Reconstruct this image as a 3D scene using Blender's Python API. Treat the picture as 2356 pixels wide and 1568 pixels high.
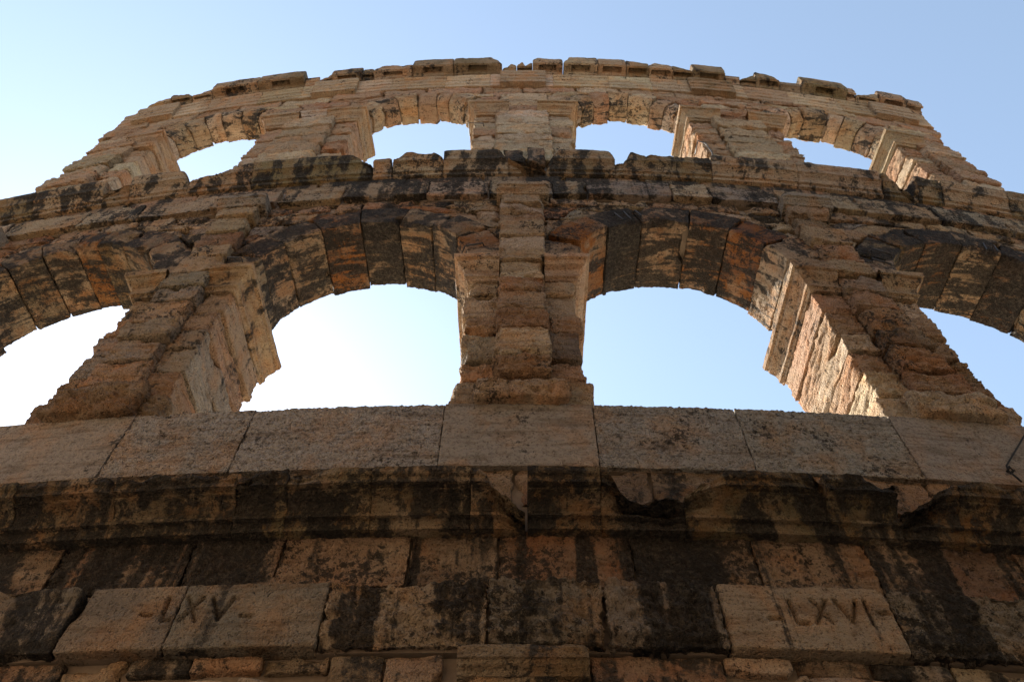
import bpy, math, random
import numpy as np
from mathutils import Vector, Matrix

for o in list(bpy.data.objects):
    bpy.data.objects.remove(o, do_unlink=True)
SC = bpy.context.scene
COL = SC.collection

# ------------------------------------------------------------------ camera
R0 = 65.0                       # radius of the outer ring of the amphitheatre
cam_d = bpy.data.cameras.new('camera')
cam_d.sensor_width = 36.0
cam_d.lens = 36.0 * 1924.748 / 2356.0
cam_d.clip_start = 0.1
cam_d.clip_end = 5000.0
cam = bpy.data.objects.new('camera', cam_d)
COL.objects.link(cam)
cr = Vector((0.99994017, 0.00522878, 0.00960791))
cf = Vector((-0.01093039, 0.51156944, 0.85917241))
cf.normalize()
cu = cr.cross(cf); cu.normalize()
cr = cf.cross(cu)
cam.matrix_world = Matrix(((cr.x, cu.x, -cf.x, 0.03697), (cr.y, cu.y, -cf.y, -6.56675),
                           (cr.z, cu.z, -cf.z, 1.6), (0, 0, 0, 1)))
SC.camera = cam

# ------------------------------------------------------------------ sky, sun, exposure
SUN_AZ = math.radians(-35.0)     # measured from +Y, towards -X (behind the wall, to the left)
SUN_EL = math.radians(41.0)
world = bpy.data.worlds.new('World')
SC.world = world
world.use_nodes = True
wn = world.node_tree
wn.nodes.clear()
sky = wn.nodes.new('ShaderNodeTexSky')
sky.sky_type = 'NISHITA'
sky.sun_disc = False
sky.sun_elevation = SUN_EL
sky.sun_rotation = SUN_AZ
sky.altitude = 60
sky.air_density = 1.0
sky.dust_density = 0.35
sky.ozone_density = 1.0
bg = wn.nodes.new('ShaderNodeBackground')
bg.inputs['Strength'].default_value = 0.096
wo = wn.nodes.new('ShaderNodeOutputWorld')
hs_ = wn.nodes.new('ShaderNodeHueSaturation')
hs_.inputs['Saturation'].default_value = 0.8
hs_.inputs['Hue'].default_value = 0.49
wn.links.new(sky.outputs['Color'], hs_.inputs['Color'])
wn.links.new(hs_.outputs['Color'], bg.inputs['Color'])
wn.links.new(bg.outputs['Background'], wo.inputs['Surface'])

sun_d = bpy.data.lights.new('sun', 'SUN')
sun_d.energy = 5.0
sun_d.angle = math.radians(0.55)
sun_d.color = (1.0, 0.90, 0.76)
sun = bpy.data.objects.new('sun', sun_d)
COL.objects.link(sun)
to_sun = Vector((math.sin(SUN_AZ) * math.cos(SUN_EL), math.cos(SUN_AZ) * math.cos(SUN_EL), math.sin(SUN_EL)))
sun.rotation_euler = to_sun.to_track_quat('Z', 'Y').to_euler()
sun.location = to_sun * 100

SC.view_settings.view_transform = 'Standard'
SC.view_settings.look = 'None'
SC.view_settings.exposure = 1.85
SC.view_settings.gamma = 1.0
SC.view_settings.use_curve_mapping = False
SC.render.engine = 'CYCLES'
SC.cycles.max_bounces = 6
SC.cycles.diffuse_bounces = 4

# ------------------------------------------------------------------ noise
rng = np.random.default_rng(7)
rnd = random.Random(11)
PERM = np.concatenate([rng.permutation(256)] * 3).astype(np.int64)
GR = rng.normal(size=(256, 3))
GR /= np.linalg.norm(GR, axis=1)[:, None]

def gn(P):
    Pi = np.floor(P).astype(np.int64)
    f = P - Pi
    u = f * f * f * (f * (f * 6 - 15) + 10)
    Pi &= 255
    X, Y, Z = Pi[:, 0], Pi[:, 1], Pi[:, 2]
    fx, fy, fz = f[:, 0], f[:, 1], f[:, 2]
    out = []
    for dx in (0, 1):
        a = PERM[X + dx]
        for dy in (0, 1):
            b = PERM[a + Y + dy]
            for dz in (0, 1):
                g = GR[PERM[b + Z + dz]]
                out.append(g[:, 0] * (fx - dx) + g[:, 1] * (fy - dy) + g[:, 2] * (fz - dz))
    ux, uy, uz = u[:, 0], u[:, 1], u[:, 2]
    l = lambda a, b, t: a + (b - a) * t
    x0 = l(l(out[0], out[1], uz), l(out[2], out[3], uz), uy)
    x1 = l(l(out[4], out[5], uz), l(out[6], out[7], uz), uy)
    return l(x0, x1, ux) * 1.7

def fbm(P, n=3, g=0.5):
    t = 0; a = 1.0
    for i in range(n):
        t = t + a * gn(P * (2.03 ** i) + 17.3 * i)
        a *= g
    return t

# ------------------------------------------------------------------ wall frame: s along the ring, z up, w outward
# survey numbers (first estimate) -> corrected heights and positions along the ring
_ZO = [0, 5, 6, 7, 7.8, 8.6, 9.1, 9.6, 10.94, 12, 13, 14, 15, 15.85, 17, 17.8, 19.05, 20.1, 21.4, 22.5, 24, 26.3, 27.2, 28.8, 30.2, 31.4, 32.4, 33.5]
_ZN = [0, 4.798, 5.85, 6.89, 7.715, 8.532, 9.04, 9.544, 10.884, 11.931, 12.908, 13.874, 14.831, 15.637, 16.716, 17.459, 18.609, 19.563, 20.732, 21.708, 23.023, 25.002, 25.765, 27.104, 28.26, 29.238, 30.045, 30.924]
def Zm(z):
    return np.interp(z, _ZO, _ZN)
def sm(v, z):
    return float(np.interp(z, [5, 7.8, 10.94, 15, 19, 24, 28.8, 33.5], [-.052, -.048, -.044, -.039, -.034, -.028, -.023, -.018]) +
                 v * np.interp(z, [5, 7.8, 9.6, 10.94, 13, 15, 17, 19, 21.4, 24, 26.3, 28.8, 31.4, 33.5], [1.114, 1.0975, 1.087, 1.079, 1.068, 1.057, 1.046, 1.035, 1.023, 1.01, .998, .986, .974, .965]))
def conv(rows, z, nn=2):
    return [tuple(sm(x, z) for x in r[:nn]) + tuple(r[nn:]) for r in rows]
def conv_lim(rows, z):
    return [(sm(a, z), sm(b_, z), None if l is None else [(sm(p, z), q) for p, q in l]) for a, b_, l in rows]

def to_world(A):
    th = A[:, 0] / R0
    r = R0 + A[:, 2]
    return np.stack([r * np.sin(th), R0 - r * np.cos(th), A[:, 1]], 1)

def link_mesh(name, V, F, mat, parent, smooth=True, color=None, soot=0.0, bed=0.0, ochre=0.0, streak=0.0):
    c = V.mean(0)
    me = bpy.data.meshes.new(name)
    V = np.ascontiguousarray(V - c, dtype=np.float32)
    if isinstance(F, np.ndarray):
        n = len(F)
        me.vertices.add(len(V)); me.loops.add(n * 4); me.polygons.add(n)
        me.vertices.foreach_set('co', V.ravel())
        me.loops.foreach_set('vertex_index', F.astype(np.int32).ravel())
        me.polygons.foreach_set('loop_start', np.arange(0, n * 4, 4, dtype=np.int32))
        me.polygons.foreach_set('use_smooth', np.full(n, smooth))
        me.update(calc_edges=True)
    else:
        me.from_pydata([tuple(v) for v in V], [], F)
        me.polygons.foreach_set('use_smooth', np.full(len(me.polygons), smooth))
    me.materials.append(mat)
    o = bpy.data.objects.new(name, me)
    COL.objects.link(o)
    if parent is not None:
        o.parent = parent
        p = parent.get('_c')
        o.location = Vector(c) - (Vector(p) if p is not None else Vector((0, 0, 0)))
    else:
        o.location = Vector(c)
    o['_c'] = [float(x) for x in c]
    if color is not None:
        o.color = (color[0], color[1], color[2], 1.0)
        o['soot'] = float(soot); o['bed'] = float(bed); o['ochre'] = float(ochre); o['streak'] = float(streak)
    return o

_lat = {}
def lattice(nx, ny, nz):
    k = (nx, ny, nz)
    if k in _lat:
        return _lat[k]
    I = np.stack(np.meshgrid(np.arange(nx + 1), np.arange(ny + 1), np.arange(nz + 1), indexing='ij'), -1)
    m = (I[..., 0] == 0) | (I[..., 0] == nx) | (I[..., 1] == 0) | (I[..., 1] == ny) | (I[..., 2] == 0) | (I[..., 2] == nz)
    idx = -np.ones(m.shape, dtype=np.int64)
    idx[m] = np.arange(m.sum())
    Q = []
    def add(a, flip):
        q = np.stack([a[:-1, :-1], a[1:, :-1], a[1:, 1:], a[:-1, 1:]], -1).reshape(-1, 4)
        Q.append(q[:, ::-1] if flip else q)
    add(idx[0], True); add(idx[nx], False)
    add(idx[:, 0], False); add(idx[:, ny], True)
    add(idx[:, :, 0], True); add(idx[:, :, nz], False)
    F = np.concatenate(Q)
    # (s, z, w) is a left-handed order of axes, so turn the faces round
    F = F[:, ::-1]
    _lat[k] = (I[m], F)
    return _lat[k]

def axis(L, step, r):
    r = min(r, L * 0.3)
    n = max(1, int(round((L - 2 * r) / step)))
    return np.concatenate([[0, 0.35 * r], np.linspace(r, L - r, n + 1), [L - 0.35 * r, L]])

def block(name, parent, box, mat, color, step=0.05, r=0.04, rough=0.02, strat=0.0, edge=1.0, mapf=None,
          clamp=None, soot=0.0, bed=0.0, ochre=0.0, joint=0.004, wstep=None, fine=0.0, streak=0.0, chips=(2, 5), chip=.13, raw=False):
    """one dressed and weathered stone; box = s0, s1, z0, z1, w0, w1"""
    s0, s1, z0, z1, w0, w1 = box
    if not raw: z0, z1 = float(Zm(z0)), float(Zm(z1))
    s0 += joint; s1 -= joint; z0 += joint; z1 -= joint
    lo = np.array([s0, z0, w0]); hi = np.array([s1, z1, w1]); D = hi - lo
    ax = axis(D[0], step, r), axis(D[1], step, r), axis(D[2], wstep or step * 1.5, r)
    I, F = lattice(len(ax[0]) - 1, len(ax[1]) - 1, len(ax[2]) - 1)
    P = np.stack([ax[0][I[:, 0]], ax[1][I[:, 1]], ax[2][I[:, 2]]], 1)
    seed = rng.uniform(0, 200, 3)
    Pn = P + lo + seed
    # uneven edge rounding
    rv = r * (0.55 + 0.5 * edge * np.abs(gn(Pn * 2.3)) + 2.2 * edge * np.maximum(0, gn(Pn * 1.4 + 9)) ** 2)
    rv = np.clip(rv, 0.004, 0.42 * D.min())[:, None]
    q = np.clip(P, rv, D - rv)
    d = P - q
    ln = np.linalg.norm(d, axis=1)[:, None]
    nd = d / np.maximum(ln, 1e-6)
    P2 = q + nd * rv
    # chips: flat fractures struck off the edges and corners
    if chips:
        for _ in range(rnd.randint(*chips)):
            e = rng.integers(0, 3)
            c = rng.uniform(0, 1, 3); sg = rng.integers(0, 2, 3).astype(float)
            sg[2] = 1.0 if rng.random() < .75 else sg[2]
            c = np.where(np.arange(3) == e, c, sg)
            n = np.where(np.arange(3) == e, 0.0, (sg * 2 - 1) * rng.uniform(.35, 1.2, 3))
            n = n / np.linalg.norm(n)
            dep = min(chip * rng.uniform(.25, 1.0), .3 * D.min())
            al = np.abs((P2 - c * D)[:, e])
            ex = (P2 - c * D) @ n + dep - np.maximum(0, al - rng.uniform(.03, .25)) * rng.uniform(.5, 1.4)
            P2 = P2 - np.maximum(0, ex)[:, None] * n
    if rough > 0:
        h = 0.42 * fbm(Pn * 1.7, 2) + 0.40 * np.abs(gn(Pn * 3.9)) + 0.50 * np.abs(gn(Pn * 8.3 + 4))
        h = h - 0.5 * np.maximum(0, gn(Pn * 6.1 + 31) - 0.2)
        if step < 0.06:
            h = h + 0.5 * np.abs(gn(Pn * 17.0 + 8)) - 0.25
            h = h - 0.35 * np.maximum(0, gn(Pn * 13.0 + 3) - 0.15)
        disp = rough * 1.45 * (h - 0.3)
        if strat > 0:
            zz = Pn * np.array([0.9, 6.0, 0.9]); zz[:, 1] += 0.9 * gn(Pn * 1.3)
            st = gn(zz); s2 = gn(zz * 2.3 + 5)
            hor = 1 - np.abs(nd[:, 1])
            disp = disp - strat * (0.8 * np.exp(-(st / 0.10) ** 2) + 0.5 * np.exp(-(s2 / 0.10) ** 2) - 0.3 * st) * hor
        if fine > 0:
            disp = disp + fine * (np.abs(gn(Pn * 22)) * 1.6 + gn(Pn * 31) - 0.5)
        P2 = P2 + nd * disp[:, None]
    A = P2 + lo
    if clamp:
        A = clamp(A, seed)
    if mapf:
        A = mapf(A)
    return link_mesh(name, to_world(A), F, mat, parent, True, color, soot, bed, ochre, streak)

def core(name, parent, box, mat, mapf=None, step=0.6, raw=False):
    s0, s1, z0, z1, w0, w1 = box
    if not raw: z0, z1 = float(Zm(z0)), float(Zm(z1))
    D = (s1 - s0, z1 - z0, w1 - w0)
    n = [max(1, int(math.ceil(d / step))) for d in D]
    I, F = lattice(*n)
    A = np.array([s0, z0, w0]) + I / np.array(n) * np.array(D)
    if mapf:
        A = mapf(A)
    return link_mesh(name, to_world(A), F, mat, parent, False, (0.3, 0.25, 0.19), 0.3)

def moulding(name, parent, s0, s1, prof, mat, color, ds=0.06, dp=0.035, rough=0.012, soot=0.0, clamp=None, ret=None,
             ochre=0.0, joint=0.003, bed=0.0, endr=0.012, streak=0.0, s_of_end=None):
    """a run of moulded stone: profile (w, z) counted from the wall bottom, out and up, back to the wall top"""
    p = np.array([(-.5, prof[0][1] + .02)] + list(prof) + ([(-.5, prof[-1][1])] if prof[-1][0] > -.4 else []), float); p[:, 1] = Zm(p[:, 1])
    pts = []
    for a, b in zip(p[:-1], p[1:]):
        L = np.hypot(*(b - a)); n = max(1, int(round(L / dp)))
        pts += [a + (b - a) * i / n for i in range(n)]
    pts.append(p[-1])
    pts = np.array(pts)
    tg = np.gradient(pts, axis=0)
    nrm = np.stack([tg[:, 1], -tg[:, 0]], 1)
    nrm /= np.maximum(np.linalg.norm(nrm, axis=1)[:, None], 1e-6)
    s0 += joint; s1 -= joint
    sx = axis(s1 - s0, ds, endr) + s0
    ns, npn = len(sx), len(pts)
    S = np.repeat(sx, npn)
    W = np.tile(pts[:, 0], ns); Z = np.tile(pts[:, 1], ns)
    NW = np.tile(nrm[:, 0], ns); NZ = np.tile(nrm[:, 1], ns)
    seed = rng.uniform(0, 200, 3)
    Pn = np.stack([S, Z, W], 1) + seed
    h = fbm(Pn * 2.2, 2) * 0.7 + 0.6 * np.abs(gn(Pn * 7)) + 0.6 * np.abs(gn(Pn * 15)) - 0.5 * np.maximum(0, gn(Pn * 11) - .15)
    e = np.minimum(S - s0, s1 - S)
    endin = np.maximum(0, endr - e) ** 1.5 / endr ** 0.5 * (1.0 + gn(Pn * 3))
    wear = -0.03 * np.maximum(0, gn(Pn * 1.3)) + rough * (h - 0.3)
    amt = wear - endin * 0.5 - 0.0
    front = np.clip(W / 0.08, 0, 1)
    W = W + NW * amt * front; Z = Z + NZ * amt * front
    A = np.stack([S, Z, W], 1)
    if clamp:
        A = clamp(A, seed)
    G = np.arange(ns * npn).reshape(ns, npn)
    q = np.stack([G[:-1, :-1], G[1:, :-1], G[1:, 1:], G[:-1, 1:]], -1).reshape(-1, 4)
    F = [tuple(int(i) for i in f) for f in q]
    F += [tuple(int(i) for i in G[0, :]), tuple(int(i) for i in G[-1, ::-1])]
    return link_mesh(name, to_world(A), F, mat, parent, False, color, soot, bed, ochre, streak)

# ------------------------------------------------------------------ materials
def new_mat(name):
    m = bpy.data.materials.new(name); m.use_nodes = True
    nt = m.node_tree; nt.nodes.clear()
    return m, nt

class NB:
    def __init__(s, nt): s.nt = nt
    def n(s, t, **k):
        x = s.nt.nodes.new(t)
        for a, b in k.items(): setattr(x, a, b)
        return x
    def l(s, a, b): s.nt.links.new(a, b)
    def val(s, x, sock):
        if isinstance(x, (int, float)): sock.default_value = x
        elif isinstance(x, tuple): sock.default_value = x
        else: s.l(x, sock)
    def math(s, op, a, b=0.0, c=None, clamp=False):
        m = s.n('ShaderNodeMath', operation=op); m.use_clamp = clamp
        s.val(a, m.inputs[0]); s.val(b, m.inputs[1])
        if c is not None: s.val(c, m.inputs[2])
        return m.outputs[0]
    def vmath(s, op, a, b):
        m = s.n('ShaderNodeVectorMath', operation=op)
        s.val(a, m.inputs[0]); s.val(b, m.inputs[1])
        return m.outputs[0]
    def noise(s, v, scale, detail=4.0, rough=0.55, dist=0.0):
        t = s.n('ShaderNodeTexNoise'); s.l(v, t.inputs['Vector'])
        t.inputs['Scale'].default_value = scale; t.inputs['Detail'].default_value = detail
        t.inputs['Roughness'].default_value = rough; t.inputs['Distortion'].default_value = dist
        return t.outputs['Fac']
    def ramp(s, x, a, b, lo=0.0, hi=1.0):
        m = s.n('ShaderNodeMapRange'); m.interpolation_type = 'SMOOTHSTEP'; m.clamp = True
        s.val(x, m.inputs['Value']); s.val(a, m.inputs['From Min']); s.val(b, m.inputs['From Max'])
        s.val(lo, m.inputs['To Min']); s.val(hi, m.inputs['To Max'])
        return m.outputs['Result']
    def mix(s, f, a, b, mode='MIX'):
        m = s.n('ShaderNodeMix', data_type='RGBA', blend_type=mode)
        s.val(f, m.inputs['Factor'])
        s.val(a if not isinstance(a, tuple) else a + (1.0,), m.inputs[6])
        s.val(b if not isinstance(b, tuple) else b + (1.0,), m.inputs[7])
        return m.outputs[2]
    def attr(s, name):
        a = s.n('ShaderNodeAttribute'); a.attribute_type = 'OBJECT'; a.attribute_name = name
        return a.outputs['Fac']

def stone_material(name, bump=0.6, pit=0.5, pitdark=0.0, unify=0.7):
    m, nt = new_mat(name)
    b = NB(nt)
    geo = b.n('ShaderNodeNewGeometry'); pos = geo.outputs['Position']
    oi = b.n('ShaderNodeObjectInfo'); rand = oi.outputs['Random']
    off = b.n('ShaderNodeCombineXYZ')
    for i in range(3): b.l(b.math('MULTIPLY', rand, 37.0 + 11 * i), off.inputs[i])
    p = b.vmath('ADD', pos, off.outputs[0])
    soot = b.attr('soot'); bed = b.attr('bed'); och = b.attr('ochre')
    nb0 = b.noise(pos, 0.9, 3, 0.6, 0.5)
    base = b.mix(b.ramp(nb0, 0.42, 0.66, 0.05 * unify, unify), oi.outputs['Color'], (0.41, 0.308, 0.208))
    # mottling of the stone; cavity-like shade put into the dark spots
    n1 = b.noise(p, 1.6, 3, 0.6, 0.4)
    n2 = b.noise(p, 7.0, 4, 0.65)
    n3 = b.noise(p, 34.0, 3, 0.7)
    warm = b.mix(1.0, base, (1.22, 0.92, 0.68), 'MULTIPLY')
    pale = b.mix(1.0, base, (1.28, 1.24, 1.2), 'MULTIPLY')
    c = b.mix(b.ramp(n1, 0.46, 0.68, 0.0, 0.75), base, warm)
    c = b.mix(b.ramp(n2, 0.52, 0.72, 0.0, 0.6), c, pale)
    c = b.mix(b.ramp(n2, 0.44, 0.30, 0.0, 0.6), c, b.mix(1.0, c, (0.50, 0.44, 0.38), 'MULTIPLY'))
    # bedding: thin layers, horizontal in the walls, across the soffit in the arches
    lz = b.vmath('MULTIPLY', p, (0.8, 0.8, 7.5)); ly = b.vmath('MULTIPLY', p, (0.8, 6.5, 1.2))
    mb = b.n('ShaderNodeMix', data_type='VECTOR'); b.val(bed, mb.inputs['Factor']); b.l(lz, mb.inputs[4]); b.l(ly, mb.inputs[5])
    n4 = b.noise(mb.outputs[1], 1.0, 4, 0.6, 0.7)
    c = b.mix(b.ramp(n4, 0.5, 0.36, 0.0, 0.55), c, b.mix(1.0, c, (0.52, 0.44, 0.36), 'MULTIPLY'))
    # rust and ochre bleeding
    n5 = b.noise(p, 2.6, 3, 0.6, 0.8)
    c = b.mix(b.math('MULTIPLY', b.ramp(n5, 0.45, 0.62), och, clamp=True), c, (0.30, 0.115, 0.028))
    vo = b.n('ShaderNodeTexVoronoi'); vo.feature = 'SMOOTH_F1'; b.l(p, vo.inputs['Vector']); vo.inputs['Scale'].default_value = 21
    if pitdark > 0:  # shade of the pitting put into the colour: dark hollows, pale high spots
        pk = b.noise(b.vmath('MULTIPLY', p, (1.0, 1.0, 1.7)), 13.0, 3, 0.7, 0.4)
        c = b.mix(b.ramp(pk, 0.50, 0.36, 0.0, pitdark), c, b.mix(1.0, c, (0.36, 0.33, 0.30), 'MULTIPLY'))
        c = b.mix(b.ramp(pk, 0.58, 0.72, 0.0, pitdark), c, b.mix(1.0, c, (1.35, 1.33, 1.3), 'MULTIPLY'))
    # specks, and pits with their shade put into the colour
    c = b.mix(b.ramp(n3, 0.46, 0.32, 0.0, 0.85), c, b.mix(1.0, c, (0.28, 0.23, 0.19), 'MULTIPLY'))
    # black crust: streaks that run down the face, broken up by grain
    streak = b.attr('streak')
    sv = b.vmath('MULTIPLY', pos, (2.5, 2.5, 0.13))
    sv2 = b.vmath('ADD', sv, b.vmath('MULTIPLY', off.outputs[0], (0.006, 0.006, 0.006)))
    k1 = b.noise(sv2, 1.0, 4, 0.6, 0.35)
    k2 = b.noise(p, 2.3, 4, 0.65, 0.6)
    k3 = b.noise(p, 17.0, 4, 0.75)
    wk = b.math('MULTIPLY_ADD', streak, 0.34, 0.5)
    k = b.math('ADD', b.math('MULTIPLY', k1, wk), b.math('MULTIPLY', k2, b.math('SUBTRACT', 1.0, wk)))
    k = b.math('MULTIPLY_ADD', b.math('SUBTRACT', k, 0.5), b.math('MULTIPLY_ADD', streak, 0.35, 1.0), 0.5)
    k = b.math('ADD', k, b.math('MULTIPLY', b.math('SUBTRACT', k3, 0.5), 0.28))
    if bump >= 0:
        kb = b.math('ADD', b.math('MULTIPLY', n4, 0.55), b.math('MULTIPLY', k2, 0.45))
        kb = b.math('ADD', kb, b.math('MULTIPLY', b.math('SUBTRACT', k3, 0.5), 0.22))
        mk = b.n('ShaderNodeMix', data_type='FLOAT'); b.val(bed, mk.inputs[0]); b.l(k, mk.inputs[2]); b.l(kb, mk.inputs[3])
        k = mk.outputs[0]
    th = b.math('SUBTRACT', 0.74, b.math('MULTIPLY', soot, 0.36))
    mask = b.ramp(k, b.math('SUBTRACT', th, 0.035), b.math('ADD', th, 0.05), 0.0, 0.93)
    crust = b.mix(b.ramp(k3, 0.42, 0.68), (0.018, 0.0165, 0.015), (0.085, 0.072, 0.058))
    c = b.mix(mask, c, crust)
    # black lichen: fine speckle in patches
    k6 = b.noise(p, 1.1, 3, 0.6, 0.3)
    k7 = b.noise(p, 11.0, 5, 0.8, 0.2)
    lm = b.math('ADD', k7, b.math('MULTIPLY', b.math('SUBTRACT', k6, 0.5), 0.75))
    lt = b.math('SUBTRACT', 0.66, b.math('MULTIPLY', soot, 0.16))
    c = b.mix(b.ramp(lm, lt, b.math('ADD', lt, 0.06), 0.0, 0.85), c, (0.03, 0.026, 0.022))
    pb = b.n('ShaderNodeBsdfPrincipled')
    b.l(c, pb.inputs['Base Color'])
    pb.inputs['Roughness'].default_value = 0.92
    pb.inputs['Specular IOR Level'].default_value = 0.15
    # relief finer than the mesh
    h = b.math('ADD', b.math('MULTIPLY', n2, 1.2), b.math('MULTIPLY', n3, 0.8))
    h = b.math('ADD', h, b.math('MULTIPLY', b.ramp(vo.outputs['Distance'], 0.0, 0.35), pit))
    h = b.math('ADD', h, b.math('MULTIPLY', n4, 0.7))
    h = b.math('ADD', h, b.math('MULTIPLY', k3, 0.8))
    bp = b.n('ShaderNodeBump'); bp.inputs['Strength'].default_value = bump; bp.inputs['Distance'].default_value = 0.11
    b.l(h, bp.inputs['Height']); b.l(bp.outputs[0], pb.inputs['Normal'])
    out = b.n('ShaderNodeOutputMaterial'); b.l(pb.outputs[0], out.inputs['Surface'])
    return m

M_STONE = stone_material('weathered_stone', 1.0, 0.7)
M_PED = stone_material('smooth_slab', 0.8, 0.4, 0.4, 0.15)
M_SLAB = stone_material('bush_hammered_slab', 1.0, 1.3, 0.65, 0.15)

def simple_mat(name, col, rough=0.9, scale=8.0, var=0.3, metal=0.0, bump=0.3):
    m, nt = new_mat(name); b = NB(nt)
    geo = b.n('ShaderNodeNewGeometry')
    n = b.noise(geo.outputs['Position'], scale, 6, 0.6)
    c = b.mix(n, tuple(x * (1 - var) for x in col), tuple(x * (1 + var) for x in col))
    pb = b.n('ShaderNodeBsdfPrincipled'); b.l(c, pb.inputs['Base Color'])
    pb.inputs['Roughness'].default_value = rough; pb.inputs['Metallic'].default_value = metal
    bp = b.n('ShaderNodeBump'); bp.inputs['Strength'].default_value = bump; bp.inputs['Distance'].default_value = 0.02
    b.l(n, bp.inputs['Height']); b.l(bp.outputs[0], pb.inputs['Normal'])
    out = b.n('ShaderNodeOutputMaterial'); b.l(pb.outputs[0], out.inputs['Surface'])
    return m

M_MORTAR = simple_mat('old_mortar', (0.16, 0.12, 0.085), 0.95, 14, 0.4)
M_IRON = simple_mat('rusted_iron', (0.05, 0.045, 0.042), 0.6, 30, 0.4, 0.6)
M_CABLE = simple_mat('black_cable', (0.006, 0.006, 0.006), 0.95, 30, 0.2)
M_PAVE = simple_mat('street_paving', (0.28, 0.235, 0.19), 0.85, 3.0, 0.2)

# stone colours (albedo)
CREAM = (0.55, 0.43, 0.30); TAN = (0.44, 0.328, 0.213); PINK = (0.44, 0.285, 0.182); RED = (0.37, 0.218, 0.13)
GREY = (0.35, 0.297, 0.235); WHITE = (0.61, 0.51, 0.385); BROWN = (0.25, 0.172, 0.108); SLATE = (0.17, 0.14, 0.108)
OLIVE = (0.24, 0.182, 0.105)
def jit(c, a=0.10):
    k = 1 + rnd.uniform(-a, a)
    return tuple(max(0.01, x * k * (1 + rnd.uniform(-a, a) * 0.4)) for x in c)
def pick(*opts):
    return jit(rnd.choice(opts))

# ------------------------------------------------------------------ the ground
def plane(name, x0, x1, y0, y1, z, mat):
    me = bpy.data.meshes.new(name)
    me.from_pydata([(x0, y0, z), (x1, y0, z), (x1, y1, z), (x0, y1, z)], [], [(0, 1, 2, 3)])
    me.materials.append(mat)
    o = bpy.data.objects.new(name, me); COL.objects.link(o)
    return o
g = plane('ground', -1500, 1500, -1500, 1500, 0.0, M_PAVE)
g['kind'] = 'structure'; g['label'] = 'stone paving of the street below the wall'

# ------------------------------------------------------------------ the wall
wall = bpy.data.objects.new('ruined_amphitheatre', None)
COL.objects.link(wall)
wall.empty_display_size = 0.5
wall['label'] = 'tall curved ruined amphitheatre wall of weathered pink and cream stone with stacked arches'
wall['category'] = 'ruin'

AX = 0.05                               # the pier axes stand at AX + 6 k
KS = (-2, -1, 0, 1, 2)

def runs(a, b, lo, hi):
    out = [a]; x = a
    while True:
        x += rnd.uniform(lo, hi)
        if x > b - lo * 0.55: break
        out.append(x)
    out.append(b)
    return out

def courses(z0, z1, lo, hi):
    return runs(z0, z1, lo, hi)

def arch_map(sc, zc):
    # box coordinates: s -> angle * mean radius is handled by the caller through angles in degrees
    def f(A):
        a = A[:, 0]; r = A[:, 1]
        return np.stack([sc + r * np.sin(a), zc + r * np.cos(a), A[:, 2]], 1)
    return f

def voussoirs(parent, sc, zc, r, ring, w0, wf, degs, cols, step, rad=0.045, rough=0.022, soots=0.5, chamf=0.0, back=0.07, och=None):
    rm = r + ring * 0.3
    for i, (a0, a1) in enumerate(zip(degs[:-1], degs[1:])):
        a0r, a1r = math.radians(a0), math.radians(a1)
        top = r + ring * rnd.uniform(0.93, 1.05)
        front = wf + rnd.uniform(-0.03, 0.045)
        bk = w0 + rnd.uniform(-back, back)
        dr = rnd.uniform(-0.02, 0.03)
        am = 0.5 * (a0r + a1r)
        base = arch_map(sc, zc)
        def mp(A, am=am, base=base):
            B = A.copy(); B[:, 0] = am + A[:, 0] / rm
            return base(B)
        hw = (a1r - a0r) * rm * 0.5
        cl = None
        if chamf > 0:
            cc = chamf * rnd.uniform(0.6, 1.25)
            def cl(A, seed, cc=cc, front=front, dr=dr):
                n = gn((A + seed) * 2.2)
                x = np.clip((A[:, 1] - (r + dr)) / (cc * 1.15 * (1 + 0.35 * n)), 0, 1)
                lim = front - cc * (1 - x) ** 1.6
                A = A.copy(); A[:, 2] = np.minimum(A[:, 2], lim); return A
        block('voussoir', parent, (-hw, hw, r + dr, top, bk, front), M_STONE, cols[i % len(cols)], step, rad, rough, 0.0,
              mapf=mp, soot=(soots if not isinstance(soots, (list, tuple)) else soots[i % len(soots)]), bed=1.0,
              ochre=(och[i % len(och)] if och else rnd.uniform(0, 0.5)), wstep=step * 1.7, clamp=cl, raw=True)

def ring_core(parent_name, sc, zc, r0, r1, w0, w1, a=90.0):
    base = arch_map(sc, zc)
    return core(parent_name, wall, (-math.radians(a), math.radians(a), r0, r1, w0, w1), M_MORTAR, base, step=0.14, raw=True)

def spandrel_halves(zc, Ro, half, k_arch=3.0):
    def ext(z):
        d = np.clip(Ro ** 2 - (z - zc) ** 2, 0, None)
        return np.where(z < zc, half, k_arch - np.sqrt(d) * np.where(z < zc + Ro, 1, 0))
    return ext

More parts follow.
